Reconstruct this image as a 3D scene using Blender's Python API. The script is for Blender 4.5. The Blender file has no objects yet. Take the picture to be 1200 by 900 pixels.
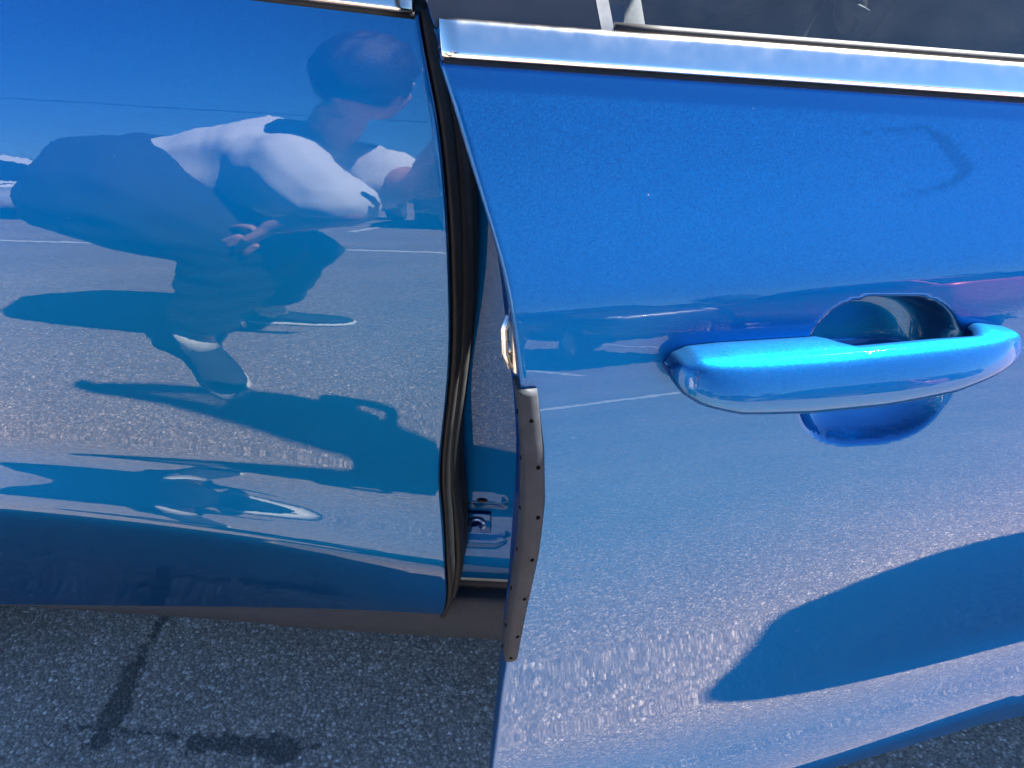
import bpy, bmesh, math, random
import numpy as np
from math import sin, cos, tan, pi, radians, sqrt, atan2
from mathutils import Vector, Matrix

random.seed(7); rng = np.random.default_rng(7)
S = bpy.context.scene
COL = S.collection

# ------------------------------------------------------------------ camera
CAM = Vector((0.0, -0.60, 1.20)); PITCH = radians(36.0); YAW = radians(-3.5)
cam_d = bpy.data.cameras.new('camera'); cam = bpy.data.objects.new('camera', cam_d); COL.objects.link(cam)
cam_d.sensor_width = 36.0; cam_d.lens = 36.0 * 867.0 / 1200.0
cam_d.clip_start = 0.004; cam_d.clip_end = 2000.0
cam.location = CAM; cam.rotation_euler = (pi / 2 - PITCH, 0.0, -YAW)
S.camera = cam

# ------------------------------------------------------------------ sky, sun, exposure
SUN = Vector((0.62, 0.445, 1.0)).normalized()
world = bpy.data.worlds.new('World'); S.world = world; world.use_nodes = True
wn = world.node_tree.nodes; wl = world.node_tree.links
sky = wn.new('ShaderNodeTexSky'); sky.sky_type = 'NISHITA'; sky.sun_disc = False
sky.sun_elevation = math.asin(SUN.z); sky.sun_rotation = atan2(SUN.x, SUN.y)
sky.air_density = 0.75; sky.dust_density = 0.0; sky.ozone_density = 4.5
tint = wn.new('ShaderNodeMix'); tint.data_type = 'RGBA'; tint.blend_type = 'MULTIPLY'; tint.inputs[0].default_value = 1.0; tint.inputs[7].default_value = (.60, .82, .95, 1)
wl.new(sky.outputs[0], tint.inputs[6]); wl.new(tint.outputs[2], wn['Background'].inputs[0]); wn['Background'].inputs[1].default_value = 0.05
sun_d = bpy.data.lights.new('sun', 'SUN'); sun_d.energy = 5.0; sun_d.angle = radians(0.53); sun_d.color = (1.0, 0.95, 0.88)
sun = bpy.data.objects.new('sun', sun_d); COL.objects.link(sun)
sun.rotation_euler = SUN.to_track_quat('Z', 'Y').to_euler()
S.view_settings.view_transform = 'Standard'; S.view_settings.look = 'None'
S.view_settings.exposure = 3.9; S.view_settings.gamma = 1.0; S.view_settings.use_curve_mapping = False
S.cycles.max_bounces = 8; S.cycles.glossy_bounces = 5; S.cycles.transparent_max_bounces = 12
S.cycles.caustics_reflective = False; S.cycles.caustics_refractive = False
S.cycles.use_denoising = True

# ------------------------------------------------------------------ object helpers
WM = {}
def tag(o, label=None, cat=None, group=None, kind=None):
    if label: o['label'] = label
    if cat: o['category'] = cat
    if group: o['group'] = group
    if kind: o['kind'] = kind
    return o
def empty(name, loc, label, cat, group=None):
    o = bpy.data.objects.new(name, None); COL.objects.link(o); o.location = loc; o.empty_display_size = .1
    WM[o.name] = Matrix.Translation(loc)
    return tag(o, label, cat, group)
def link(name, me, mat, parent=None, smooth=True, mw=None):
    """me: Mesh in the frame of mw (world by default)."""
    o = bpy.data.objects.new(name, me); COL.objects.link(o)
    if mat is not None and not me.materials: me.materials.append(mat)
    if smooth: me.polygons.foreach_set('use_smooth', [True] * len(me.polygons))
    m = mw or Matrix.Identity(4)
    if parent is not None:
        o.parent = parent; o.matrix_basis = WM[parent.name].inverted() @ m
    else:
        o.matrix_basis = m
    WM[o.name] = m.copy(); me.update()
    return o
def mesh(v, f):
    me = bpy.data.meshes.new('m'); me.from_pydata([tuple(p) for p in v], [], f); me.validate(); me.update(); return me
def bm_mesh(bm, angle=None):
    me = bpy.data.meshes.new('m'); bm.normal_update(); bm.to_mesh(me); bm.free()
    return me
def grid_faces(nu, nv, wrap=False, flip=False):
    f = []
    for i in range(nu - 1):
        for j in range(nv if wrap else nv - 1):
            k = (j + 1) % nv
            q = (i * nv + j, i * nv + k, (i + 1) * nv + k, (i + 1) * nv + j)
            f.append(q[::-1] if flip else q)
    return f
def loft(rings, closed=True, caps=True, flip=False):
    n = len(rings[0]); v = [p for r in rings for p in r]
    f = grid_faces(len(rings), n, closed, flip)
    if caps and closed:
        a = tuple(range(n)); b = tuple(range((len(rings) - 1) * n, len(rings) * n))
        f.append(a if flip else a[::-1]); f.append(b[::-1] if flip else b)
    return mesh(v, f)
def tube(pts, r, n=8, caps=True, squash=1.0):
    pts = [Vector(p) for p in pts]; rr = r if isinstance(r, (list, tuple)) else [r] * len(pts); rings = []
    up = None
    for i, p in enumerate(pts):
        t = (pts[min(i + 1, len(pts) - 1)] - pts[max(i - 1, 0)]).normalized()
        if up is None: up = Vector((0, 0, 1)) if abs(t.z) < .9 else Vector((0, 1, 0))
        a = t.cross(up).normalized(); b = a.cross(t).normalized(); up = b
        rings.append([p + a * cos(2 * pi * k / n) * rr[i] + b * sin(2 * pi * k / n) * rr[i] * squash for k in range(n)])
    return loft(rings, True, caps)
def box(x0, x1, y0, y1, z0, z1, bev=0.0, seg=2):
    bm = bmesh.new(); bmesh.ops.create_cube(bm, size=1.0)
    for v in bm.verts: v.co = Vector(((x0 + x1) / 2 + v.co.x * (x1 - x0), (y0 + y1) / 2 + v.co.y * (y1 - y0), (z0 + z1) / 2 + v.co.z * (z1 - z0)))
    if bev: bmesh.ops.bevel(bm, geom=list(bm.edges), offset=bev, segments=seg, affect='EDGES', profile=.5)
    return bm_mesh(bm)
def ellipsoid(c, r, rot=None, u=20, w=12):
    bm = bmesh.new(); bmesh.ops.create_uvsphere(bm, u_segments=u, v_segments=w, radius=1.0)
    for v in bm.verts:
        p = Vector((v.co.x * r[0], v.co.y * r[1], v.co.z * r[2])); v.co = (rot @ p if rot else p) + Vector(c)
    return bm_mesh(bm)
def join(mes):
    bm = bmesh.new()
    for m in mes: bm.from_mesh(m)
    return bm_mesh(bm)
def lerp_table(tab):
    xs = [a for a, b in tab]; ys = [b for a, b in tab]
    return lambda x: float(np.interp(x, xs, ys))
def spline(xs, ys):
    """natural cubic spline, vectorised"""
    xs = np.asarray(xs, float); ys = np.asarray(ys, float); n = len(xs); h = np.diff(xs)
    A = np.zeros((n, n)); b = np.zeros(n); A[0, 0] = A[-1, -1] = 1
    for i in range(1, n - 1):
        A[i, i - 1] = h[i - 1]; A[i, i] = 2 * (h[i - 1] + h[i]); A[i, i + 1] = h[i]
        b[i] = 6 * ((ys[i + 1] - ys[i]) / h[i] - (ys[i] - ys[i - 1]) / h[i - 1])
    m = np.linalg.solve(A, b)
    def f(x):
        x = np.clip(np.asarray(x, float), xs[0], xs[-1]); i = np.clip(np.searchsorted(xs, x) - 1, 0, n - 2)
        t = x - xs[i]; hi = h[i]
        return ys[i] + t * ((ys[i + 1] - ys[i]) / hi - hi * (2 * m[i] + m[i + 1]) / 6) + t * t * m[i] / 2 + t ** 3 * (m[i + 1] - m[i]) / (6 * hi)
    return f
def sstep(a, b, x):
    t = np.clip((np.asarray(x, float) - a) / (b - a), 0, 1); return t * t * (3 - 2 * t)

# ------------------------------------------------------------------ material helpers
class NT:
    def __init__(s, name):
        s.m = bpy.data.materials.new(name); s.m.use_nodes = True; s.t = s.m.node_tree; s.n = s.t.nodes
        s.p = s.n['Principled BSDF']; s.out = s.n['Material Output']
    def new(s, kind, **kw):
        nd = s.n.new(kind)
        for k, v in kw.items():
            if k.startswith('i_'):
                key = k[2:].replace('_', ' ')
                nd.inputs[int(key) if key.isdigit() else key].default_value = v
            else: setattr(nd, k, v)
        return nd
    def l(s, a, b): s.t.links.new(a, b)
    def set(s, **kw):
        for k, v in kw.items():
            s.p.inputs[k.replace('_', ' ')].default_value = v
    def math(s, op, a, b=None, c=None, clamp=False):
        nd = s.n.new('ShaderNodeMath'); nd.operation = op; nd.use_clamp = clamp
        for i, x in enumerate((a, b, c)):
            if x is None: continue
            if isinstance(x, (int, float)): nd.inputs[i].default_value = x
            else: s.l(x, nd.inputs[i])
        return nd.outputs[0]
    def noise(s, vec, scale, detail=4.0, rough=.55):
        nd = s.new('ShaderNodeTexNoise', i_Scale=scale, i_Detail=detail, i_Roughness=rough); s.l(vec, nd.inputs['Vector']); return nd
    def ramp(s, fac, stops):
        nd = s.n.new('ShaderNodeValToRGB'); e = nd.color_ramp.elements
        while len(e) < len(stops): e.new(.5)
        for el, (p, c) in zip(e, stops):
            el.position = p; el.color = (c, c, c, 1) if isinstance(c, (int, float)) else (*c, 1)
        s.l(fac, nd.inputs[0]); return nd.outputs[0]
    def mix(s, fac, a, b, mode='MIX'):
        nd = s.n.new('ShaderNodeMix'); nd.data_type = 'RGBA'; nd.blend_type = mode
        for i, x in ((0, fac), (6, a), (7, b)):
            if isinstance(x, (int, float)): nd.inputs[i].default_value = x
            elif isinstance(x, tuple): nd.inputs[i].default_value = (*x, 1)
            else: s.l(x, nd.inputs[i])
        return nd.outputs[2]
    def coord(s, kind='Object'): return s.new('ShaderNodeTexCoord').outputs[kind]
    def bump(s, h, strength, dist, normal=None):
        nd = s.new('ShaderNodeBump', i_Strength=strength, i_Distance=dist); s.l(h, nd.inputs['Height'])
        if normal: s.l(normal, nd.inputs['Normal'])
        return nd.outputs[0]

def simple(name, col, rough=.5, metal=0.0, coat=0.0, var=.15, scale=40, bump=0.0, spec=.5):
    t = NT(name); c = t.coord(); n = t.noise(c, scale)
    t.l(t.mix(t.ramp(n.outputs[0], [(.3, 1 - var), (.7, 1 + var)]), (0, 0, 0), (0, 0, 0)) if 0 else
        t.mix(1.0, tuple(col), t.ramp(n.outputs[0], [(.3, 1 - var), (.7, 1.0)]), 'MULTIPLY'), t.p.inputs['Base Color'])
    t.set(Roughness=rough, Metallic=metal, Coat_Weight=coat, Coat_Roughness=.03); t.p.inputs['Specular IOR Level'].default_value = spec
    if bump: t.l(t.bump(n.outputs[0], bump, .002), t.p.inputs['Normal'])
    return t.m

def make_paint(name, col, dust=.05, mark=False, coat=1.0):
    t = NT(name); c = t.coord()
    fl = t.new('ShaderNodeTexVoronoi', i_Scale=2000.0); t.l(c, fl.inputs['Vector'])
    # metal flakes: each tiny cell tips the base coat's normal its own way
    sub = t.new('ShaderNodeVectorMath', operation='SUBTRACT'); sub.inputs[1].default_value = (.5, .5, .5); t.l(fl.outputs['Color'], sub.inputs[0])
    sc = t.new('ShaderNodeVectorMath', operation='SCALE'); sc.inputs['Scale'].default_value = .14; t.l(sub.outputs[0], sc.inputs[0])
    geo = t.new('ShaderNodeNewGeometry'); add = t.new('ShaderNodeVectorMath', operation='ADD'); t.l(sc.outputs[0], add.inputs[0]); t.l(geo.outputs['Normal'], add.inputs[1])
    nrm = t.new('ShaderNodeVectorMath', operation='NORMALIZE'); t.l(add.outputs[0], nrm.inputs[0]); t.l(nrm.outputs[0], t.p.inputs['Normal'])
    # clear coat: faint orange peel
    pn = t.noise(c, 190.0, 1.0); pn2 = t.noise(c, 18.0, 1.0)
    t.l(t.bump(pn2.outputs[0], .02, .002, t.bump(pn.outputs[0], .02, .0003)), t.p.inputs['Coat Normal'])
    n1 = t.noise(c, 6.0, 6.0, .7); n2 = t.noise(c, 420.0, 2.0)
    d = t.math('MULTIPLY', t.ramp(n1.outputs[0], [(.3, .55), (.75, 1.0)]), t.ramp(n2.outputs[0], [(.35, .55), (.7, 1.0)]))
    sp = t.new('ShaderNodeTexVoronoi', i_Scale=95.0); t.l(c, sp.inputs['Vector'])
    spr = t.new('ShaderNodeSeparateColor'); t.l(sp.outputs['Color'], spr.inputs[0])
    speck = t.math('MULTIPLY', t.math('LESS_THAN', sp.outputs['Distance'], t.math('MULTIPLY', spr.outputs[1], .06)), t.math('GREATER_THAN', spr.outputs[0], .86))
    d = t.math('ADD', t.math('MULTIPLY', d, dust), t.math('MULTIPLY', speck, .12))
    if mark:
        at = t.new('ShaderNodeAttribute', attribute_name='wiped')
        d = t.math('MULTIPLY', d, t.math('SUBTRACT', 1.0, at.outputs['Fac'], clamp=True))
        basec = t.mix(at.outputs['Fac'], tuple(col), tuple(x * .60 for x in col))
        t.l(basec, t.p.inputs['Base Color'])
    else:
        t.p.inputs['Base Color'].default_value = (*col, 1)
    t.set(Metallic=1.0, Roughness=.48, Coat_Weight=coat, Coat_Roughness=.004, Coat_IOR=1.40); t.p.inputs['Specular Tint'].default_value = (.02, .30, .75, 1)
    df = t.new('ShaderNodeBsdfDiffuse'); df.inputs[0].default_value = (.62, .6, .56, 1)
    mx = t.new('ShaderNodeMixShader'); t.l(d, mx.inputs[0]); t.l(t.p.outputs[0], mx.inputs[1]); t.l(df.outputs[0], mx.inputs[2]); t.l(mx.outputs[0], t.out.inputs[0])
    return t.m
BLUE = (.0, .064, .180)
M = {}
M['paint'] = make_paint('blue_paint', BLUE, .002, False, .86)
M['paint_door'] = make_paint('blue_paint_dusty', BLUE, .006, True, .66)
M['paint_jamb'] = make_paint('blue_jamb_paint', (.0, .048, .16), .004, False, .45)
t = NT('chrome'); c = t.coord(); n = t.noise(c, 90, 4)
t.set(Metallic=1.0); t.p.inputs['Base Color'].default_value = (.47, .44, .40, 1); t.l(t.ramp(n.outputs[0], [(.3, .13), (.75, .22)]), t.p.inputs['Roughness']); M['chrome'] = t.m
M['rubber'] = simple('black_rubber', (.009, .0095, .011), .6, var=.5, scale=60, bump=.15, spec=.2)
M['rubber_grey'] = simple('weathered_rubber', (.016, .017, .019), .55, var=.4, scale=50, bump=.1, spec=.25)
M['hole'] = simple('dark_hole', (.003, .003, .003), 1.0, spec=0.0)
M['plastic'] = simple('grey_cladding_plastic', (.024, .029, .038), .75, var=.35, scale=300, bump=.1, spec=.15)
M['guard'] = simple('grey_guard_plastic', (.018, .021, .026), .7, var=.35, scale=120, bump=.08, spec=.15)
M['scuff'] = simple('sill_rubber', (.026, .027, .029), .65, var=.45, scale=25, bump=.08, spec=.2)
M['gloss_black'] = simple('gloss_black_panel', (.012, .013, .016), .18, coat=0.0, var=.3, spec=.35)
M['felt'] = simple('grey_glass_seal', (.22, .22, .21), .7, var=.3, scale=200)
M['dark'] = simple('dark_plastic', (.02, .02, .022), .55, var=.3, scale=80)
M['interior'] = simple('charcoal_trim', (.055, .057, .062), .6, var=.3, scale=150, bump=.1)
M['interior_l'] = simple('grey_seat_cloth', (.07, .073, .078), .85, var=.3, scale=250, bump=.2)
M['steel'] = simple('zinc_steel', (.55, .53, .48), .3, 1.0, var=.3, scale=300)
M['bolt'] = simple('painted_bolt', (.03, .10, .28), .25, .6, coat=.6, var=.3, scale=300)
M['alloy'] = simple('wheel_alloy', (.42, .43, .45), .3, .9, var=.1)
M['tyre'] = simple('tyre_rubber', (.025, .025, .026), .8, var=.3, scale=60, bump=.3)
M['lamp_red'] = simple('tail_lamp_plastic', (.35, .01, .012), .15, coat=1.0)
M['lamp_clear'] = simple('head_lamp_plastic', (.55, .57, .6), .12, coat=1.0)
M['skin'] = simple('skin', (.52, .27, .19), .5, var=.2, scale=30, bump=.05)
M['hair'] = simple('dark_hair', (.018, .013, .010), .6, var=.6, scale=220, bump=.6)
M['shirt'] = simple('white_cotton', (.68, .68, .68), .9, var=.06, scale=60, bump=.3)
M['trouser'] = simple('black_trouser_cloth', (.012, .013, .018), .85, var=.4, scale=60, bump=.3)
M['shoe'] = simple('black_canvas', (.014, .015, .019), .75, var=.4, scale=120, bump=.2)
M['sole'] = simple('white_rubber_sole', (.68, .67, .63), .6, var=.15, scale=90)
M['eye'] = simple('eye', (.5, .5, .5), .1)
M['phone'] = simple('phone_shell', (.02, .02, .022), .2, coat=1.0)
M['white_line'] = simple('road_paint', (.68, .68, .66), .8, var=.35, scale=30, bump=.3)
M['bark'] = simple('bark', (.12, .085, .06), .9, var=.5, scale=12, bump=.8)
M['wood'] = simple('weathered_pole_wood', (.16, .12, .09), .9, var=.5, scale=8, bump=.4)
def leaf_mat(name, a, b):
    t = NT(name); oi = t.new('ShaderNodeTexCoord'); n = t.noise(oi.outputs['Object'], 3.0, 4)
    t.l(t.mix(t.ramp(n.outputs[0], [(.35, 0.0), (.65, 1.0)]), a, b), t.p.inputs['Base Color']); t.set(Roughness=.6)
    t.p.inputs['Transmission Weight'].default_value = 0.0
    return t.m
M['leaf1'] = leaf_mat('leaf_green', (.035, .085, .02), (.08, .15, .035))
M['leaf2'] = leaf_mat('leaf_olive', (.05, .08, .03), (.11, .14, .05))
def glass(name, tint, rough=.0):
    t = NT(name); tr = t.new('ShaderNodeBsdfTransparent'); tr.inputs[0].default_value = (*tint, 1)
    gl = t.new('ShaderNodeBsdfGlossy', i_Roughness=rough); lw = t.new('ShaderNodeLayerWeight', i_Blend=.5); frv = t.math('MULTIPLY_ADD', t.math('POWER', lw.outputs['Facing'], 5.0), .96, .04)
    c = t.coord(); n = t.noise(c, 35, 5, .7)
    df = t.new('ShaderNodeBsdfDiffuse'); df.inputs[0].default_value = (.6, .6, .58, 1)
    m1 = t.new('ShaderNodeMixShader'); t.l(frv, m1.inputs[0]); t.l(tr.outputs[0], m1.inputs[1]); t.l(gl.outputs[0], m1.inputs[2])
    m2 = t.new('ShaderNodeMixShader'); t.l(t.ramp(n.outputs[0], [(.3, .004), (.8, .03)]), m2.inputs[0]); t.l(m1.outputs[0], m2.inputs[1]); t.l(df.outputs[0], m2.inputs[2])
    t.l(m2.outputs[0], t.out.inputs[0]); return t.m
M['glass'] = glass('window_glass', (.42, .45, .46))
M['glass_dark'] = glass('tinted_glass', (.25, .27, .28))
def body_paint(name, col, metal=.3):
    t = NT(name); c = t.coord(); n = t.noise(c, 5, 4)
    t.l(t.mix(t.ramp(n.outputs[0], [(.3, .85), (.7, 1.0)]), tuple(x * .8 for x in col), tuple(col)), t.p.inputs['Base Color'])
    t.set(Metallic=metal, Roughness=.35, Coat_Weight=1.0, Coat_Roughness=.02); return t.m

# asphalt: dark binder, stones of two sizes, pale chips, stains with a shape of their own
def asphalt():
    t = NT('asphalt'); c = t.coord()
    wob = t.noise(c, 60.0, 2.0)
    vm = t.new('ShaderNodeVectorMath', operation='MULTIPLY_ADD'); t.l(wob.outputs['Color'], vm.inputs[0]); vm.inputs[1].default_value = (.006,) * 3; t.l(c, vm.inputs[2])
    v1 = t.new('ShaderNodeTexVoronoi', i_Scale=190.0); v2 = t.new('ShaderNodeTexVoronoi', i_Scale=300.0)
    for v in (v1, v2): t.l(vm.outputs[0], v.inputs['Vector'])
    s1 = t.new('ShaderNodeSeparateColor'); s2 = t.new('ShaderNodeSeparateColor'); t.l(v1.outputs['Color'], s1.inputs[0]); t.l(v2.outputs['Color'], s2.inputs[0])
    a = t.ramp(s1.outputs[0], [(0, (.205, .162, .133)), (.45, (.262, .207, .170)), (.75, (.322, .256, .211)), (.92, (.43, .345, .288)), (1, (.58, .49, .43))])
    b = t.ramp(s2.outputs[0], [(0, .70), (.6, .96), (.9, 1.2), (1, 1.6)])
    col = t.mix(1.0, a, b, 'MULTIPLY')
    edge = t.ramp(v1.outputs['Distance'], [(.25, 1.0), (.7, .62)]); col = t.mix(1.0, col, edge, 'MULTIPLY')
    big = t.noise(c, 1.3, 6.0, .6); col = t.mix(1.0, col, t.ramp(big.outputs[0], [(.3, .78), (.7, 1.12)]), 'MULTIPLY')
    # oil / water stains: capsules with a ragged outline
    sep = t.new('ShaderNodeSeparateXYZ'); rag = t.noise(c, 38.0, 6.0, .72); t.l(c, sep.inputs[0])
    def capsule(x0, y0, x1, y1, r0, r1):
        dx, dy = x1 - x0, y1 - y0; L2 = dx * dx + dy * dy
        px = t.math('SUBTRACT', sep.outputs[0], x0); py = t.math('SUBTRACT', sep.outputs[1], y0)
        h = t.math('DIVIDE', t.math('ADD', t.math('MULTIPLY', px, dx), t.math('MULTIPLY', py, dy)), L2, clamp=True)
        ex = t.math('SUBTRACT', px, t.math('MULTIPLY', h, dx)); ey = t.math('SUBTRACT', py, t.math('MULTIPLY', h, dy))
        d = t.math('SQRT', t.math('ADD', t.math('MULTIPLY', ex, ex), t.math('MULTIPLY', ey, ey)))
        r = t.math('MULTIPLY_ADD', h, r1 - r0, r0)
        d = t.math('SUBTRACT', t.math('ADD', d, t.math('MULTIPLY', t.math('SUBTRACT', rag.outputs[0], .5), .085)), r)
        mp = t.new('ShaderNodeMapRange', i_1=-.004, i_2=.004, i_3=1.0, i_4=0.0); t.l(d, mp.inputs[0]); return mp.outputs[0]
    st = None
    for a_ in ((-.722, .30, -.726, .15, .005, .009), (-.728, .14, -.722, .01, .017, .022), (-.80, .025, -.36, .010, .001, .006), (-.56, .010, -.40, .006, .014, .020)):
        q = capsule(*a_); st = q if st is None else t.math('MAXIMUM', st, q)
    col = t.mix(t.math('MULTIPLY', st, t.ramp(s2.outputs[1], [(0, .62), (1, .9)])), col, (.020, .020, .022))
    t.l(col, t.p.inputs['Base Color']); t.set(Roughness=.85)
    t.l(t.bump(t.math('ADD', t.math('MULTIPLY', v1.outputs['Distance'], -1.0), t.math('MULTIPLY', v2.outputs['Distance'], -.3)), .5, .003), t.p.inputs['Normal'])
    return t.m
M['asphalt'] = asphalt()

# ================================================================== the ground
g = link('ground', mesh([(-600, -600, 0), (600, -600, 0), (600, 600, 0), (-600, 600, 0)], [(0, 1, 2, 3)]), M['asphalt'], None, False)
tag(g, 'grey asphalt car park with pale stone chips and dark stains', 'asphalt', kind='structure')
for k in range(12):
    x = -15.0 + 2.6 * k
    o = link('parking_line', mesh([(x - .05, -11.8, .004), (x + .05, -11.8, .004), (x + .05, -6.7, .004), (x - .05, -6.7, .004)], [(0, 1, 2, 3)]), M['white_line'], None, False); o['kind'] = 'structure'
o = link('parking_line', mesh([(-14, -4.3, .004), (14, -4.3, .004), (14, -4.18, .004), (-14, -4.18, .004)], [(0, 1, 2, 3)]), M['white_line'], None, False); o['kind'] = 'structure'

# ================================================================== the blue car
# section of the body side: tilt of the surface (degrees) every 10 mm from z = 1.16 down
TILT = [16.2, 16.2, 16.2, 16.2, 16.2, 16.2, 16.1, 15.7, 15.1, 14.5, 13.9, 13.4, 12.9, 12.5, 12.2, 11.9, 11.7, 11.6, 11.4, 10.9, 10.1, 9.3, 8.4, 7.5, 6.4, 5.1, 3.8, 2.6, 1.4, 0.3, -0.7, -1.6, -2.4, -3.0, -3.6, -4.1, -4.4, -4.7, -4.9, -5.1, -5.3, -5.6, -5.7, -5.7, -5.7, -5.7, -5.7, -5.6, -5.0, -3.2, -0.6, 2.4, 5.5, 8.3, 10.2, 10.8, 10.2, 8.6, 5.9, 1.5, -5.5, -11.7, -14.5, -15.3, -15.7, -16.1, -16.5, -16.9, -17.2, -17.6, -17.9, -18.2, -18.6, -18.9, -19.2, -19.4, -19.7, -19.9, -19.9, -20.0, -20.0, -20.0, -20.0, -20.0, -20.0, -20.0, -20.0, -20.0, -20.0, -20.0, -20.0]
_z = np.arange(1.16, 1.16 - .0100001 * len(TILT), -.01)[:len(TILT)]
_ts = spline(_z[::-1], np.array(TILT)[::-1])
_zf = np.arange(.26, 1.1601, .001); _tf = np.tan(np.radians(_ts(_zf)))
_yf = np.concatenate([[0], np.cumsum((_tf[1:] + _tf[:-1]) / 2 * .001)])
_yf -= np.interp(1.0983, _zf, _yf)
_ps = spline(_zf[::5], _yf[::5])
crease_shift = spline([-1.6, -1.1, -.627, -.332, -.11, .05, .207, .40, .7, 1.2], [-.03, -.035, -.023, .007, .040, .044, .033, .004, -.008, -.008])
_rx = spline([.25, .3139, .3587, .4742, .5713, .6387, .7684, .837, .8982, .9501, .9968, 1.0342, 1.0637, 1.0963, 1.16], [-.152, -.1442, -.1344, -.117, -.1145, -.1152, -.0999, -.0924, -.0900, -.0902, -.0930, -.0973, -.1030, -.1085, -.119])
_fx = spline([.28, .36, .45, .5578, .5908, .6567, .7324, .7916, .8456, .8872, .9227, .9594, .9786, 1.006, 1.0319, 1.0525, 1.076, 1.0946, 1.119, 1.16], [-.040, -.078, -.0915, -.0948, -.0927, -.0869, -.0811, -.0753, -.0697, -.0657, -.0654, -.0673, -.0684, -.0704, -.0740, -.0788, -.0848, -.0894, -.0959, -.106])
_sz = np.arange(.98, 1.121, .001); _se = np.radians(8.5) * sstep(1.105, 1.035, _sz) * sstep(1.002, 1.026, _sz)
_sy = np.concatenate([[0], np.cumsum((_se[1:] + _se[:-1]) / 2 * .001)]); _sy -= _sy[-1]
def shoulder_step(z): return np.interp(z, _sz, _sy)     # the front door's upper half is hollow and ends in a soft shoulder
def prof(x, z):
    """depth of the body side (y) at length x and height z; the low crease falls towards the front"""
    x = np.asarray(x, float); z = np.asarray(z, float)
    sh = crease_shift(x) * (1 - sstep(.58, .76, z)) * sstep(.26, .42, z)
    y = _ps(z + sh)
    front = x > (_rx(z) + _fx(z)) / 2
    return y + np.where(front, shoulder_step(z), 0.0)
def P(x, z, off=0.0):
    return Vector((x, float(prof(x, z)) - off, z))

CW = 1.86   # far side of the car
car = empty('car', (0, .93, 0), 'bright blue car with its front door ajar, filling the view', 'car')
TH = radians(13.0); HGX, HGY = 1.08, .08; LEAN = radians(3.0); ZL = .95
DOOR = (Matrix.Translation((HGX, HGY, 0)) @ Matrix.Rotation(TH, 4, 'Z') @ Matrix.Translation((-HGX, -HGY, 0))
        @ Matrix.Translation((0, 0, ZL)) @ Matrix.Rotation(-LEAN, 4, 'X') @ Matrix.Translation((0, 0, -ZL)))

def skin(xl, xr, zb, zt, us, nv, depth=None, roll=.0020, flange=.012):
    """outer skin with rolled hems. xl(z), xr(z): ends; zb(x), zt(x): lower and upper outline; us: 0..1 columns"""
    nu = len(us); vs = np.linspace(0, 1, nv)
    U, V = np.meshgrid(us, vs, indexing='ij'); X = U * 0; Z = .3 + V * .8
    for _ in range(12):
        a = xl(Z); b = xr(Z); X = a + U * (b - a); Z = zb(X) + V * (zt(X) - zb(X))
    Yv = prof(X, Z)
    if depth is not None: Yv = Yv + depth(X, Z)
    G = np.stack([X, Yv, Z], -1)
    # roll every border inwards: quarter round then flange
    def rolled(line, outdir):
        cols = []
        for a in (25, 50, 75, 90):
            a = radians(a); cols.append(line + outdir * (roll * sin(a)) + np.array([0, roll * (1 - cos(a)), 0]))
        cols.append(line + outdir * roll + np.array([0, flange, 0])); return cols
    rows = [G[i] for i in range(nu)]
    dl = np.tile(np.array([-1., 0, 0]), (nv, 1)); L = rolled(rows[0], dl); R_ = rolled(rows[-1], -dl)
    full = L[::-1] + rows + R_
    full = np.stack(full)                       # (nu+10, nv, 3)
    db = np.array([0, 0, -1.]); B = [full[:, 0] + x for x in ()]
    lower = rolled(full[:, 0], np.tile(db, (full.shape[0], 1))); upper = rolled(full[:, -1], np.tile(-db, (full.shape[0], 1)))
    full = np.concatenate([np.stack(lower[::-1], 1), full, np.stack(upper, 1)], 1)
    n, m = full.shape[:2]
    return mesh(full.reshape(-1, 3), grid_faces(n, m))

# ---- rear door (closed)
rear_edge = _rx
rear_belt = lambda x: 1.0865 - .092 * x
rear_bot = spline([-1.3, -.813, -.603, -.403, -.135, 0], [.245, .2785, .303, .329, .37, .38])
u = np.concatenate([np.linspace(0, .08, 6)[:-1], np.linspace(.08, 1, 240)])
me = skin(lambda z: -1.05 - .05 * (1 - z) + 0 * z, rear_edge, rear_bot, rear_belt, u, 300)
rear_door = link('rear_door', me, M['paint'], car)
tag(rear_door, 'closed rear door in clean glossy blue paint')

def trim_strip(x0, x1, zfun, height, outy, n=60, taper=.0):
    """bright belt strip: a convex section swept along the belt line"""
    sec = []; y, z = 0.0, 0.0; m = 26
    for k in range(m + 1):
        s = k / m; a = radians(-62 + 15 * s / .14) if s < .14 else radians(-47 + 67 * (s - .14) / .14) if s < .28 else (radians(20 + 12 * (s - .28) / .5) if s < .78 else radians(32 + 62 * (s - .78) / .22))
        sec.append((y, z)); y += sin(a) * height / m * 1.1; z += cos(a) * height / m * 1.1
    rings = []
    for i in range(n + 1):
        x = x0 + (x1 - x0) * i / n; zz = zfun(x); y0 = float(prof(x, min(zz, 1.155)))
        rings.append([Vector((x, y0 - outy + a, zz + b)) for a, b in sec] + [Vector((x, y0 + .012, zz + sec[-1][1] - .001)), Vector((x, y0 + .012, zz))])
    return loft(rings, True, True)
link('belt_trim', trim_strip(-1.02, -.1105, lambda x: rear_belt(x) + .0022, .021, .0005), M['chrome'], rear_door)
link('belt_gasket', loft([[P(x, rear_belt(x) - .0005, -.001), P(x, rear_belt(x) - .0005, .0012), P(x, rear_belt(x) + .004, .0012), P(x, rear_belt(x) + .004, -.006)] for x in np.linspace(-1.02, -.109, 30)]), M['rubber'], rear_door)

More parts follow.
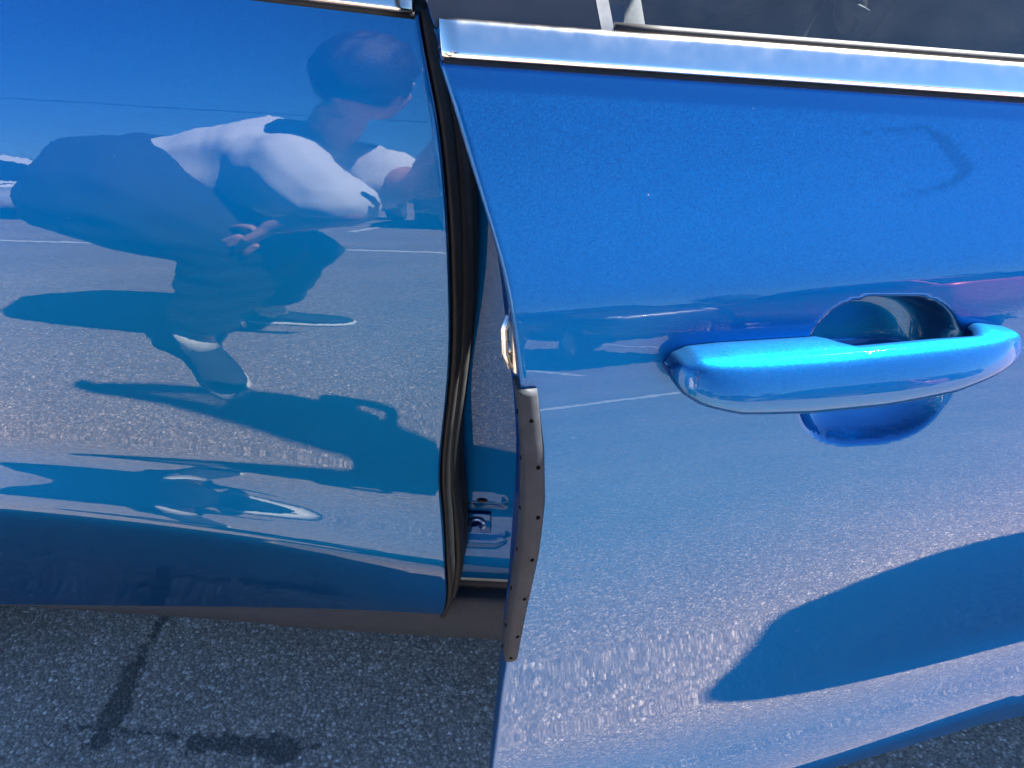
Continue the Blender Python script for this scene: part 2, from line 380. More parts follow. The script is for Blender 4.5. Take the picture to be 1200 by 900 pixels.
# shut flange and seals along the front edge of the rear door
zz = np.linspace(.318, 1.10, 90)
def edge_sweep(sec, zs, xf, yoff=0.0, calm=False):
    rings = []
    for z in zs:
        x = float(xf(z)); y = (float(np.mean([prof(x, min(max(z + q, .30), 1.12)) for q in np.linspace(-.16, .16, 17)])) if calm else float(prof(x, z))) + yoff
        rings.append([Vector((x + a, y + b, z)) for a, b in sec])
    return loft(rings, True, True)
link('shut_flange', edge_sweep([(.001, .011), (.001, .12), (-.02, .12), (-.02, .011)], zz, rear_edge), M['rubber'], rear_door)
link('door_seal', edge_sweep([(.0026, .006), (.006, .0045), (.0095, .009), (.0105, .022), (.008, .03), (.0015, .03)], zz, rear_edge), M['rubber'], rear_door)
link('door_seal', edge_sweep([(.0035, .032), (.010, .028), (.0155, .032), (.0175, .045), (.014, .056), (.0035, .058)], zz, rear_edge, 0.0, True), M['rubber_grey'], rear_door)
link('door_seal', edge_sweep([(.0035, .062), (.012, .060), (.017, .066), (.0185, .078), (.014, .088), (.0035, .09)], zz, rear_edge, 0.0, True), M['rubber'], rear_door)
# upper frame of the rear door: black panel beside the pillar, glass, rails
def lean_pt(x, z, off=0.0):  # greenhouse leans inwards above the belt
    h = z - 1.11; return Vector((x, .010 + .30 * h + .32 * h * h - off, z))
def strip_poly(pts, thick=.004):
    a = [lean_pt(x, z) for x, z in pts]; b = [lean_pt(x, z) + Vector((0, thick, 0)) for x, z in pts]; n = len(a)
    return mesh(a + b, [tuple(range(n))] + [tuple(range(2 * n - 1, n - 1, -1))] + [(i, n + i, n + (i + 1) % n, (i + 1) % n) for i in range(n)])
def quad_strip(lo, hi, n=24, thick=.004):
    """lo, hi: (x, z) end points of a band's two long sides"""
    v = []; f = []
    for i in range(n + 1):
        s = i / n
        for a, b in (lo, hi):
            pass
        x0 = lo[0][0] + (lo[1][0] - lo[0][0]) * s; z0 = lo[0][1] + (lo[1][1] - lo[0][1]) * s
        x1 = hi[0][0] + (hi[1][0] - hi[0][0]) * s; z1 = hi[0][1] + (hi[1][1] - hi[0][1]) * s
        a = lean_pt(x0, z0); b = lean_pt(x1, z1); v += [a, b, b + Vector((0, thick, 0)), a + Vector((0, thick, 0))]
    for i in range(n):
        for k in range(4): f.append((i * 4 + k, i * 4 + (k + 1) % 4, (i + 1) * 4 + (k + 1) % 4, (i + 1) * 4 + k))
    f += [(3, 2, 1, 0), (n * 4, n * 4 + 1, n * 4 + 2, n * 4 + 3)]
    return mesh(v, f)
link('pillar_panel', quad_strip([(-.215, 1.118), (-.33, 1.535)], [(-.112, 1.108), (-.20, 1.55)]), M['gloss_black'], rear_door, False)
link('window_glass', quad_strip([(-.98, 1.185), (-.96, 1.50)], [(-.217, 1.118), (-.331, 1.535)]), M['glass_dark'], rear_door, False)
link('window_rail', tube([lean_pt(-1.02, 1.46), lean_pt(-.9, 1.535), lean_pt(-.6, 1.56), lean_pt(-.2, 1.57)], .016, 10), M['gloss_black'], rear_door)

# ---- front door (ajar)
front_edge = _fx
front_belt = lambda x: 1.110 - .0955 * x
_fb = spline([-.2, -.05, .1, .2, .298, .336, .417, .4916, .6, .8, 1.1], [.335, .335, .335, .335, .335, .335, .335, .335, .335, .335, .335])
front_bot = lambda x: _fb(x)
BX, BZ, BA, BB, BN = .1335, .9585, .0475, .0435, 2.7
def bowl(X, Z):
    zc = BZ - .05 * (X - BX)
    d = (np.abs((X - BX) / BA) ** BN + np.abs((Z - zc) / BB) ** BN) ** (1 / BN)
    s = np.clip(1.02 - d, 0, 1); low = sstep(.004, -.016, Z - zc)
    return (.036 * (1 - np.exp(-s * 9.0)) * (1 - low) + .024 * (1 - np.exp(-s * 3.2)) * low) * sstep(0, .05, s) + .10 * (Z - zc) * sstep(.1, .5, s)
u1 = np.concatenate([np.linspace(0, .045, 26)[:-1], np.linspace(.045, .082, 14)[:-1], np.linspace(.082, .245, 150)[:-1], np.linspace(.245, .52, 110)[:-1], np.linspace(.52, 1, 40)])
me = skin(front_edge, lambda z: .935 + 0 * z, front_bot, front_belt, u1, 380, depth=lambda X, Z: bowl(X, Z) + .021 * (1 - sstep(.58, .92, Z)) * np.clip((X + .09) / .42, 0, 1.15) + .26 * np.maximum(0, .50 - .10 * np.clip(.2 - X, 0, .3) - Z) * sstep(-.07, .08, X))
front_door = link('front_door', me, M['paint_door'], car, mw=DOOR)
tag(front_door, 'front door standing ajar, dusty metallic blue paint in sunlight')
# wiped streak in the dust (kept as a mask on the skin)
co = np.empty(len(me.vertices) * 3); me.vertices.foreach_get('co', co); co = co.reshape(-1, 3)
streak = [((.112, 1.0835), (.1463, 1.0837), .0004, .0010), ((.1463, 1.0837), (.1568, 1.0771), .0012, .0028), ((.1568, 1.0771), (.1712, 1.0633), .0030, .0040), ((.1712, 1.0633), (.1648, 1.0573), .0034, .0022), ((.1648, 1.0573), (.1506, 1.0539), .0018, .0008), ((.1506, 1.0539), (.135, 1.0530), .0007, .0002)]
mk = np.zeros(len(co)); jit = rng.normal(0, .0003, len(co))
for (ax, az), (bx, bz), r0, r1 in streak:
    dx, dz = bx - ax, bz - az; h = np.clip(((co[:, 0] - ax) * dx + (co[:, 2] - az) * dz) / (dx * dx + dz * dz), 0, 1)
    d = np.hypot(co[:, 0] - ax - h * dx, co[:, 2] - az - h * dz) + jit - (r0 + h * (r1 - r0))
    mk = np.maximum(mk, 1 - sstep(-.0008, .0010, d))
at = me.attributes.new('wiped', 'FLOAT', 'POINT'); at.data.foreach_set('value', (mk * .55).astype(np.float32))
def dlink(name, me_, mat, smooth=True): return link(name, me_, M[mat], front_door, smooth, DOOR)
dlink('belt_trim', trim_strip(-.0975, .925, lambda x: front_belt(x) + .0022, .0212, -.0045, 120), 'chrome')
dlink('belt_gasket', loft([[P(x, front_belt(x) - .0008, -.002), P(x, front_belt(x) - .0008, -.0012), P(x, front_belt(x) + .004, -.0012), P(x, front_belt(x) + .004, -.006)] for x in np.linspace(-.0965, .925, 50)]), 'rubber')
link_z = front_belt
dlink('glass_gasket', tube([lean_pt(x, front_belt(x) + .0205, -.002) for x in np.linspace(-.015, 1.0, 40)], .0026, 8), 'rubber')
dlink('pillar_panel', quad_strip([(-.099, 1.135), (-.20, 1.54)], [(-.0215, 1.129), (-.105, 1.555)], thick=.02), 'gloss_black', False)
dlink('division_bar', quad_strip([(-.0212, 1.13), (-.1045, 1.555)], [(-.0150, 1.129), (-.098, 1.555)], thick=.010), 'felt', False)
def fglass():
    v = []; nx, nz = 40, 12
    for i in range(nx + 1):
        for j in range(nz + 1):
            s = i / nx; q = j / nz; zb_ = front_belt(-.014 + s * .98) + .012
            x = -.0148 + s * .98 - q * .083 * (1 - s) - q * s * .55; z = zb_ + q * (1.56 - .02 * s - zb_)
            v.append(lean_pt(x, z, -.006))
    return mesh(v, grid_faces(nx + 1, nz + 1))
dlink('window_glass', fglass(), 'glass')
dlink('window_rail', tube([lean_pt(-.19, 1.545), lean_pt(-.10, 1.572), lean_pt(.2, 1.568), lean_pt(.42, 1.545), lean_pt(.60, 1.43), lean_pt(.80, 1.25), lean_pt(1.0, 1.06)], .02, 10), 'gloss_black')
# end face of the door with the latch
zs = np.linspace(.36, 1.125, 100)
def thick(z): return float(np.interp(z, [.3, .6, .72, .80, .88, .95, 1.13], [.026, .028, .034, .048, .075, .092, .098]))
rings = []
for z in zs:
    x = float(front_edge(z)) - .0012; y = float(prof(x, z)); T_ = thick(z)
    rings.append([Vector((x + .004, y + .008, z)), Vector((x + .0005, y + .013, z)), Vector((x + .001, y + .02, z)), Vector((x + .0035, y + .026, z)), Vector((x + .0035, y + T_ * .75 + .008, z)), Vector((x + .006, y + T_ * .92 + .006, z)), Vector((x + .014, y + T_ + .006, z)), Vector((x + .06, y + T_ + .008, z)), Vector((x + .03, y + T_ - .008, z)), Vector((x + .012, y + .02, z))])
dlink('shut_face', loft(rings), 'paint_jamb')
rings = []
for z in np.linspace(.47, 1.035, 80):
    x = float(front_edge(z)); y = float(prof(x, z)); T_ = thick(z); y += .26 * max(0, .53 - z) + .03 * float(1 - sstep(.5, .75, z)); rings.append([Vector((x + .05, y + T_ + .012, z)), Vector((.90, y + T_ + .012, z)), Vector((.90, y + T_ - .004, z)), Vector((x + .05, y + T_ - .004, z))])
dlink('inner_panel', loft(rings), 'interior', False)
lx = float(front_edge(.995)); ly = float(prof(lx, .995))
dlink('latch', join([box(lx - .0022, lx + .004, ly + .010, ly + .024, .970, 1.010, .002), tube([(lx - .003, ly + .013, .974), (lx - .0058, ly + .014, .983), (lx - .0058, ly + .015, .996), (lx - .003, ly + .015, 1.004)], .0020, 8), ellipsoid((lx - .003, ly + .019, .982), (.003, .004, .004))]), 'steel')
# folding edge guard: a rubbery strip that wraps the lower half of the edge
gz = np.linspace(.762, .9715, 70); rings = []
for z in gz:
    xe = float(front_edge(z)); w = float(np.interp(z, [.74, .80, .86, .90, .9715], [.0080, .0090, .0108, .0118, .0098]))
    xl_ = float(np.interp(z, [.7405, .7457, .8168, .8642, .9028, .9361, .9715], [-.0845, -.0836, -.0774, -.0724, -.0701, -.0694, -.0715]))
    y = float(prof(xe, z)); e = .0010
    rings.append([Vector((xl_ + a, y + b, z)) for a, b in ((w - .001, .0), (w, -.0014), (w - .0012, -.0036), (w * .5, -.0042), (.0014, -.0040), (0, -.0025), (-.0006, .004), (-.0004, .012), (.003, .012), (.004, .002))])
    rr = rings
dlink('edge_guard', loft(rings), 'guard')
for (hx, hz) in ((-.0656, .9551), (-.0625, .9267), (-.0628, .8931), (-.0662, .861), (-.0705, .827), (-.0746, .7896), (-.0786, .7665)):
    y = float(prof(float(front_edge(hz)), hz)) - .0036
    dlink('rivet_hole', join([ellipsoid((hx, y - .0004, hz), (.0013, .0005, .0014), None, 12, 8)]), 'hole')
    y2 = float(prof(float(front_edge(hz)), hz)) + .006; xl_ = float(np.interp(hz, [.7405, .7457, .8168, .8642, .9028, .9361, .9715], [-.0845, -.0836, -.0774, -.0724, -.0701, -.0694, -.0715])) - .0007
    dlink('rivet_hole', ellipsoid((xl_, y2, hz), (.0004, .0016, .0012), None, 12, 8), 'hole')
# handle: lofted grip bridging the scooped bowl
hx0, hx1 = .0065, .2095
def handle():
    rings = []; n = 72; m = 44
    for i in range(n + 1):
        s = i / n; s2 = .5 - .5 * cos(pi * s); x = hx0 + (hx1 - hx0) * s2
        zt = float(np.interp(s2, [0, .02, .06, .15, .4, .7, .9, .97, 1], [.9795, .9860, .9895, .9905, .9892, .9886, .9866, .983, .9765]))
        zb_ = float(np.interp(s2, [0, .02, .06, .16, .35, .55, .75, .9, .97, 1], [.9755, .9695, .9650, .9595, .9560, .9555, .9585, .9650, .9700, .9745]))
        e = (max(0., 1 - abs(2 * s2 - 1) ** (7 if s2 < .5 else 3.2))) ** .5 if 0 < s2 < 1 else 0
        out = .008 + .027 * e
        gap = float(sstep(.42, .475, s2) * (1 - sstep(.83, .885, s2)))
        inn = -.006 + gap * .017
        c_ = float(prof(x, (zt + zb_) / 2)); ring = []
        zb2 = zb_ + .0; hz = (zt - zb2) / 2; mz = (zt + zb2) / 2; hy = (out - inn) / 2; my = (out + inn) / 2
        zb_ -= .0002 * e; h = zt - zb_; w_ = out - inn
        i0 = -.006; w_ = out - i0; b_in = max(inn, i0 + w_ * .0)
        cp = [(b_in, zt - .0035 - .003 * gap), (max(i0 + w_ * .40, b_in + .003), zt - .0010), (i0 + w_ * .72, zt + .0002), (i0 + w_ * .84, zt - h * .13), (i0 + w_ * .95, zt - h * .50), (i0 + w_ * 1.0, zt - h * .74), (i0 + w_ * .93, zt - h * .93), (i0 + w_ * .74, zb_), (max(i0 + w_ * .45, b_in + .003), zb_ + h * .03), (b_in, zb_ + h * .10), (b_in - .002 * (1 - gap), (zt + zb_) / 2)]
        q_ = len(cp)
        for k in range(q_):
            p0, p1, p2, p3 = (cp[(k + d_) % q_] for d_ in (-1, 0, 1, 2))
            for t_ in (0, .25, .5, .75):
                b0, b1, b2, b3 = ((1 - t_) ** 3 / 6, (3 * t_ ** 3 - 6 * t_ ** 2 + 4) / 6, (-3 * t_ ** 3 + 3 * t_ ** 2 + 3 * t_ + 1) / 6, t_ ** 3 / 6)
                o_ = b0 * p0[0] + b1 * p1[0] + b2 * p2[0] + b3 * p3[0]; zz_ = b0 * p0[1] + b1 * p1[1] + b2 * p2[1] + b3 * p3[1]
                ring.append(Vector((x, c_ - o_, zz_)))
        rings.append(ring)
    return loft(rings, True, True)
dlink('door_handle', handle(), 'paint_door')
for k in range(5):
    x = .0700 + .0036 * k; c_ = float(prof(x, .985))
    dlink('grip_ridge', tube([(x - .0024, c_ - .0155, .9878), (x, c_ - .0180, .9881), (x + .0024, c_ - .0205, .9884)], .0005, 6), 'gloss_black')
ring_ = []
for k in range(80):
    pass
gz = [(hx0 - .001 + .0006, .9775)]
# rubber gasket under the handle feet
def foot(x0, x1, z0, z1, nm):
    pts = []
    for k in range(40):
        a = 2 * pi * k / 40; x = (x0 + x1) / 2 + math.copysign(abs(cos(a)) ** .6, cos(a)) * (x1 - x0) / 2; z = (z0 + z1) / 2 + math.copysign(abs(sin(a)) ** .6, sin(a)) * (z1 - z0) / 2
        pts.append((x, z))
    rings = [[P(x, z, -.004) for x, z in pts], [P(x, z, .0012) for x, z in pts], [P((x0 + x1) / 2 + (x - (x0 + x1) / 2) * .9, (z0 + z1) / 2 + (z - (z0 + z1) / 2) * .9, .002) for x, z in pts]]
    dlink(nm, loft(rings, True, True), 'gloss_black')
foot(.012, .080, .9620, .9800, 'handle_gasket'); foot(.1840, .1950, .9660, .9770, 'handle_gasket')
# mirror
mir = join([ellipsoid((.86, -.004, 1.075), (.095, .020, .045)), tube([(.90, .02, 1.01), (.89, .004, 1.03), (.88, .0, 1.055)], [.022, .018, .016], 12)])
mo = dlink('door_mirror', mir, 'paint')
dlink('mirror_glass', ellipsoid((.855, .013, 1.078), (.078, .005, .036)), 'chrome')

# ---- B pillar behind the gap
def pillar_y(x, z): return .082 + .02 * float(sstep(.75, 1.1, z)) - .015 * float(1 - sstep(.40, .50, z)) + .5 * max(0, -.085 - x) * 0
nx, nz = 50, 120; v = []
for i in range(nx + 1):
    for j in range(nz + 1):
        x = -.155 + .21 * i / nx; z = .380 + .715 * j / nz; y = pillar_y(x, z)
        y += .022 * float(sstep(-.028, .03, x))                                    # step down towards the front door
        # two pressed slots around the bolt
        for (cx, cz, sgn) in ((-.073, .517, 1), (-.073, .450, -1)):
            dd = abs(z - cz + sgn * 26 * max(0, x + .065) ** 2 * 1.0); inx = float(sstep(-.108, -.103, x) * (1 - sstep(-.052, -.046, x)))
            y -= .0035 * inx * float(1 - sstep(.0035, .0075, dd))
        v.append((x, y, z))
b_pillar = link('door_pillar', mesh(v, grid_faces(nx + 1, nz + 1)), M['paint_jamb'], car)
py = pillar_y(-.088, .48)
link('bolt_plate', box(-.1055, -.069, py - .0035, py + .004, .4545, .496, .0015), M['paint_jamb'], b_pillar)
hexa = []
for r_, dy in ((.0125, -.0035), (.0125, -.0060), (.0118, -.0065)): hexa.append([Vector((-.0875 + r_ * cos(2 * pi * k / 24), py + dy, .4775 + r_ * sin(2 * pi * k / 24))) for k in range(24)])
link('washer', loft(hexa), M['bolt'], b_pillar)
hexa = [[Vector((-.0875 + r_ * cos(2 * pi * k / 6 + .3), py + dy, .4775 + r_ * sin(2 * pi * k / 6 + .3))) for k in range(6)] for r_, dy in ((.0082, -.006), (.0082, -.0125), (.0068, -.0145))]
link('bolt', loft(hexa), M['bolt'], b_pillar, False)
link('plug', ellipsoid((-.080, pillar_y(-.08, .517) - .0035, .5185), (.007, .0016, .0028)), M['rubber'], b_pillar)
link('upper_pillar', loft([[Vector((x + a - .25 * (z - 1.1), .05 + .30 * (z - 1.11) + b, z)) for a, b in ((-.02, .0), (.15, .0), (.15, .06), (-.02, .06))] for z in (1.10, 1.3, 1.56) for x in (-.10,)]), M['dark'], car, False)
# ---- sill
sec = [(.16, .394), (.105, .390), (.082, .386), (.070, .380), (.062, .374), (.060, .368)]
link('sill_step', loft([[Vector((x, a, b)) for a, b in sec] + [Vector((x, .16, .35))] for x in np.linspace(-1.1, 1.12, 40)]), M['scuff'], car)
def sill_sec(x):
    zt = float(rear_bot(min(x, -.135))) - .004; yo = float(prof(min(x, -.135), zt)) + .003; zb_ = float(np.interp(x, [-1.1, -.83, -.42, -.15, 1.1], [.245, .252, .266, .262, .262]))
    yo = max(yo, .040) + .10 * float(sstep(.0, .3, x)); return [V3(x, yo + .030, zt + .002), V3(x, yo + .006, zt), V3(x, yo, zt - .005), V3(x, yo + .004, (zt + zb_) / 2), V3(x, yo + .010, zb_ + .004), V3(x, yo + .018, zb_), V3(x, .30, .235), V3(x, .30, zt)]
def V3(a, b, c_): return Vector((a, b, c_))
link('sill_cladding', loft([sill_sec(x) for x in np.linspace(-1.15, 1.15, 80)]), M['plastic'], car)
# ---- rest of the body (fenders, far side, roof, glass, wheels)
WH = ((1.48, .34), (-1.38, .34))
def plan(x):
    e = max(0., abs(x - .05) - 1.45) / .8
    return .30 * e ** 2.4
def side(x0, x1, mirror=False, zt=None):
    nxx = max(4, int((x1 - x0) / .025)); nzz = 60; v = []; keep = []
    for i in range(nxx + 1):
        for j in range(nzz + 1):
            x = x0 + (x1 - x0) * i / nxx; top = zt(x); z = .30 + (top - .30) * j / nzz; y = float(prof(x, min(z, 1.15))) + plan(x); v.append((x, CW - y if mirror else y, z))
    f = [q for q in grid_faces(nxx + 1, nzz + 1, False, mirror) if all(hypot2(sum(v[k][0] for k in q) / 4 - wx, sum(v[k][2] for k in q) / 4 - wz) > .39 for wx, wz in WH)]
    return mesh(v, f)
def hypot2(a, b): return sqrt(a * a + b * b)
shoulder = lambda x: float(np.interp(x, [-2.2, -1.6, -1.05, -.1, 1.1, 1.8, 2.2], [1.16, 1.19, 1.183, 1.096, 1.03, 1.03, .92]))
link('rear_quarter', side(-2.18, -1.055, False, shoulder), M['paint'], car)
link('front_fender', side(.95, 2.18, False, shoulder), M['paint'], car)
link('far_side', side(-2.18, 2.18, True, shoulder), M['paint'], car)
def sheet(fn, nu, nv): return mesh([fn(i / nu, j / nv) for i in range(nu + 1) for j in range(nv + 1)], grid_faces(nu + 1, nv + 1))
def rail(x, z): return .010 + .30 * (z - 1.11) + .32 * (z - 1.11) ** 2 if z > 1.11 else .0
def roof_fn(u_, w_):
    x = .42 - 2.2 * u_; z = 1.585 + .03 * sin(pi * min(1, u_ * 1.05)) - .05 * max(0, u_ - .75) * 2; e = rail(x, 1.57) + .0; y = e + (CW - 2 * e) * w_
    return (x, y, z + .055 * (1 - (2 * w_ - 1) ** 2) - .012 * (abs(2 * w_ - 1) ** 8))
link('roof', sheet(roof_fn, 20, 24), M['paint'], car)
link('bonnet', sheet(lambda a, b: (1.02 + 1.16 * a, plan(1.02 + 1.16 * a) + .01 + (CW - .02 - 2 * plan(1.02 + 1.16 * a)) * b, shoulder(1.02 + 1.16 * a) + .08 * (1 - (2 * b - 1) ** 2)), 20, 20), M['paint'], car)
link('windscreen', sheet(lambda a, b: (1.06 - .64 * a + .05 * (1 - (2 * b - 1) ** 2), (.05 + .13 * a) + (CW - .1 - .26 * a) * b, 1.03 + .56 * a), 12, 14), M['glass'], car)
link('rear_window', sheet(lambda a, b: (-1.78 - .36 * a, .2 + (CW - .4) * b, 1.56 - .38 * a), 6, 10), M['glass_dark'], car)
link('tailgate', sheet(lambda a, b: (-2.14 - .07 * sin(pi * a), .22 + (CW - .44) * b, 1.18 - .62 * a), 8, 10), M['paint'], car)
link('front_bumper', sheet(lambda a, b: (2.18 + .09 * sin(pi * b) + .05 * sin(pi * a), .25 + (CW - .5) * b, .87 - .6 * a), 8, 16), M['paint'], car)
link('rear_bumper', sheet(lambda a, b: (-2.19 - .06 * sin(pi * b), .22 + (CW - .44) * b, .60 - .34 * a), 8, 16), M['plastic'], car)
for yy, nm in ((0, 0), (1, 1)):
    def my(y): return CW - y if yy else y
    link('front_roof_pillar', tube([(1.08, my(.03), 1.02), (.75, my(.10), 1.31), (.42, my(.19), 1.575)], .03, 8), M['paint'], car)
    link('roof_rail', tube([(.42, my(.225), 1.565), (-.5, my(.235), 1.585), (-1.78, my(.225), 1.555)], .020, 8), M['gloss_black'], car)
    link('rear_roof_pillar', loft([[Vector((x0, my(y_), z)), Vector((x0 - .38, my(y_ + .02), z)), Vector((x0 - .38, my(y_ + .06), z)), Vector((x0, my(y_ + .06), z))] for x0, y_, z in ((-1.06, .03, 1.17), (-1.35, .18, 1.575))]), M['paint'], car, False)
link('far_window', mesh([(.98, CW - .01, 1.02), (-1.06, CW - .02, 1.18), (-1.3, CW - .17, 1.56), (.44, CW - .17, 1.57)], [(0, 1, 2, 3)]), M['glass_dark'], car)
link('underbody', box(-2.0, 2.05, .16, CW - .16, .22, .40, .03), M['dark'], car, False)
link('cabin_floor', box(-1.9, 1.1, .17, CW - .17, .401, .43), M['interior'], car, False)
for wx, wz in WH:
    for yc, sg in ((.13, -1), (CW - .13, 1)):
        prof_t = [(-.10, .21), (-.105, .30), (-.085, .335), (-.03, .342), (.03, .342), (.085, .335), (.105, .30), (.10, .21)]
        wheel = link('wheel', loft([[Vector((wx + r_ * cos(a), yc + o_, wz + r_ * sin(a))) for o_, r_ in prof_t] for a in [2 * pi * k / 40 for k in range(41)]], True, False), M['tyre'], car)
        sp = [box(-.022, .022, -.015, .015, .03, .205, .006)]
        rim = [loft([[Vector((wx + r_ * cos(a), yc + sg * o_, wz + r_ * sin(a))) for o_, r_ in ((.08, .215), (.07, .195), (-.08, .195), (-.08, .215))] for a in [2 * pi * k / 40 for k in range(41)]], True, False)]
        for k in range(5):
            b_ = box(-.022, .022, -.015, .015, .0, .2, .006); b_.transform(Matrix.Translation((wx, yc + sg * .06, wz)) @ Matrix.Rotation(2 * pi * k / 5, 4, 'Y')); rim.append(b_)
        link('rim', join(rim), M['alloy'], wheel)
for yc in (.30, CW - .30):
    link('headlight', ellipsoid((2.12, yc, .78), (.12, .16, .07)), M['lamp_clear'], car)
    link('tail_light', ellipsoid((-2.12, yc - .0, .98), (.08, .14, .10)), M['lamp_red'], car)
# interior seen through the front window
def seat(yc, xb):
    a = box(xb - .50, xb + .02, yc - .25, yc + .25, .52, .70, .06, 3); b = box(-.09, .09, -.25, .25, 0, .66, .07, 3); b.transform(Matrix.Translation((xb - .50, yc, .62)) @ Matrix.Rotation(radians(-16), 4, 'Y'))
    c_ = box(-.05, .05, -.13, .13, .70, .90, .04, 3); c_.transform(Matrix.Translation((xb - .50, yc, .62)) @ Matrix.Rotation(radians(-16), 4, 'Y'))
    return join([a, b, c_])
link('seat', seat(.50, .62), M['interior_l'], car); link('seat', seat(CW - .50, .62), M['interior_l'], car)
st = [(.52 + .0, CW - .50, .93)]
ring = [Vector((.66 + .19 * cos(a) * .42, CW - .50 + .19 * sin(a), .90 + .19 * cos(a) * .9)) for a in [2 * pi * k / 32 for k in range(33)]]
link('steering_wheel', join([tube(ring, .017, 8, False), ellipsoid((.67, CW - .50, .90), (.03, .07, .06)), tube([ring[8], (.67, CW - .50, .9), ring[24]], .014, 8)]), M['dark'], car)
link('dashboard', sheet(lambda a, b: (.72 + .38 * a, .12 + (CW - .24) * b, .60 + .44 * sin(min(1, a * 2.2) * pi / 2) + .03 * sin(pi * a)), 14, 10), M['interior'], car)
link('centre_console', box(-.1, .85, CW / 2 - .11, CW / 2 + .11, .43, .72, .04, 3), M['interior'], car)
link('far_door_card', box(-1.0, 1.04, CW - .16, CW - .09, .45, 1.04, .02), M['interior'], car)
link('far_armrest', loft([[Vector((x, CW - .16 - w, z0)), Vector((x, CW - .155, z0 + .06)), Vector((x, CW - .155, z0 - .07)), Vector((x, CW - .16 - w, z0 - .04))] for x, w, z0 in ((-.05, .01, .80), (.08, .07, .82), (.45, .075, .86), (.62, .05, .93), (.74, .01, .98))]), M['interior_l'], car)
link('far_door_lever', join([box(.52, .66, CW - .185, CW - .155, .93, .965, .01), tube([(.53, CW - .19, .945), (.58, CW - .20, .95), (.64, CW - .19, .955)], .008, 8)]), M['steel'], car)

# ================================================================== the person taking the photograph
def skin_chain(chains, name='s', sub=2):
    """chains: lists of (point, radius or (rx, ry)); grown with a Skin modifier and subdivided; returns a mesh"""
    v = []; e = []; r = []
    key = {}
    for ch in chains:
        prev = None
        for p, rad in ch:
            k = tuple(round(a, 4) for a in p)
            if k not in key: key[k] = len(v); v.append(p); r.append(rad if isinstance(rad, tuple) else (rad, rad))
            i = key[k]
            if prev is not None: e.append((prev, i))
            prev = i
    me = bpy.data.meshes.new(name); me.from_pydata([tuple(p) for p in v], e, []); o = bpy.data.objects.new(name, me); COL.objects.link(o)
    o.modifiers.new('k', 'SKIN'); 
    if sub: o.modifiers.new('b', 'SUBSURF').levels = sub
    for i, sv in enumerate(me.skin_vertices[0].data): sv.radius = r[i]; sv.use_root = (i == 0)
    dg = bpy.context.evaluated_depsgraph_get(); dg.update(); out = bpy.data.meshes.new_from_object(o.evaluated_get(dg))
    bpy.data.objects.remove(o); bpy.data.meshes.remove(me); return out
def remesh(me, vox, smooth=3):
    o = bpy.data.objects.new('r', me); COL.objects.link(o); m = o.modifiers.new('r', 'REMESH'); m.mode = 'VOXEL'; m.voxel_size = vox
    if smooth: q = o.modifiers.new('q', 'SMOOTH'); q.iterations = smooth; q.factor = .5
    dg = bpy.context.evaluated_depsgraph_get(); dg.update(); out = bpy.data.meshes.new_from_object(o.evaluated_get(dg)); bpy.data.objects.remove(o); return out
V = Vector
pel = V((-.945, -1.10, .94)); wai = V((-.78, -1.10, 1.0)); che = V((-.62, -1.06, 1.02)); nb = V((-.50, -1.02, 1.08))
lsh = V((-.52, -.89, 1.03)); lel = V((-.37, -.74, .91)); lwr = V((-.515, -.765, .845))
rsh = V((-.50, -1.18, 1.05)); rel = V((-.26, -.90, .995)); rwr = V((-.155, -.69, 1.115))
lhi = V((-.92, -.97, .92)); lkn = V((-.62, -.89, .72)); lan = V((-.86, -.88, .12)); ltoe = V((-.68, -.62, .04))
rhi = V((-.94, -1.21, .89)); rkn = V((-.64, -1.27, .66)); ran = V((-.80, -1.27, .12)); rtoe = V((-.52, -1.28, .04))
hd = V((-.375, -.935, 1.285))
def mid(a, b, t=.5): return a + (b - a) * t
def blob(chains, vox, smooth=3):
    """one continuous surface round chains of (point, radius)"""
    bm = bmesh.new()
    for ch in chains:
        for (p, r), (q, w) in zip(ch[:-1], ch[1:]):
            L = (q - p).length; n = max(2, int(L / (min(r, w) * .28)) + 1)
            for k in range(n + 1):
                a = k / n; bmesh.ops.create_icosphere(bm, subdivisions=2, radius=r + (w - r) * a, matrix=Matrix.Translation(p + (q - p) * a))
    return remesh(bm_mesh(bm), vox, smooth)
D_ = V((0, 0, -1))
body = [blob([[(pel, .14), (wai, .118), (che, .132), (mid(che, nb, .7), .095), (nb, .062), (mid(nb, hd, .6), .058)],
              [(che, .12), (lsh, .060), (mid(lsh, lel), .050), (lel, .042), (mid(lel, lwr, .35), .043), (lwr, .027)],
              [(che, .12), (rsh, .060), (mid(rsh, rel), .050), (rel, .042), (mid(rel, rwr, .35), .043), (rwr, .027)],
              [(pel, .13), (lhi, .105), (mid(lhi, lkn, .4), .088), (lkn, .062), (mid(lkn, lan, .3), .060), (mid(lkn, lan, .75), .040), (lan, .034), (lan + D_ * .05, .034)],
              [(pel, .13), (rhi, .105), (mid(rhi, rkn, .4), .088), (rkn, .062), (mid(rkn, ran, .3), .060), (mid(rkn, ran, .75), .040), (ran, .034), (ran + D_ * .05, .034)]], .009, 3)]
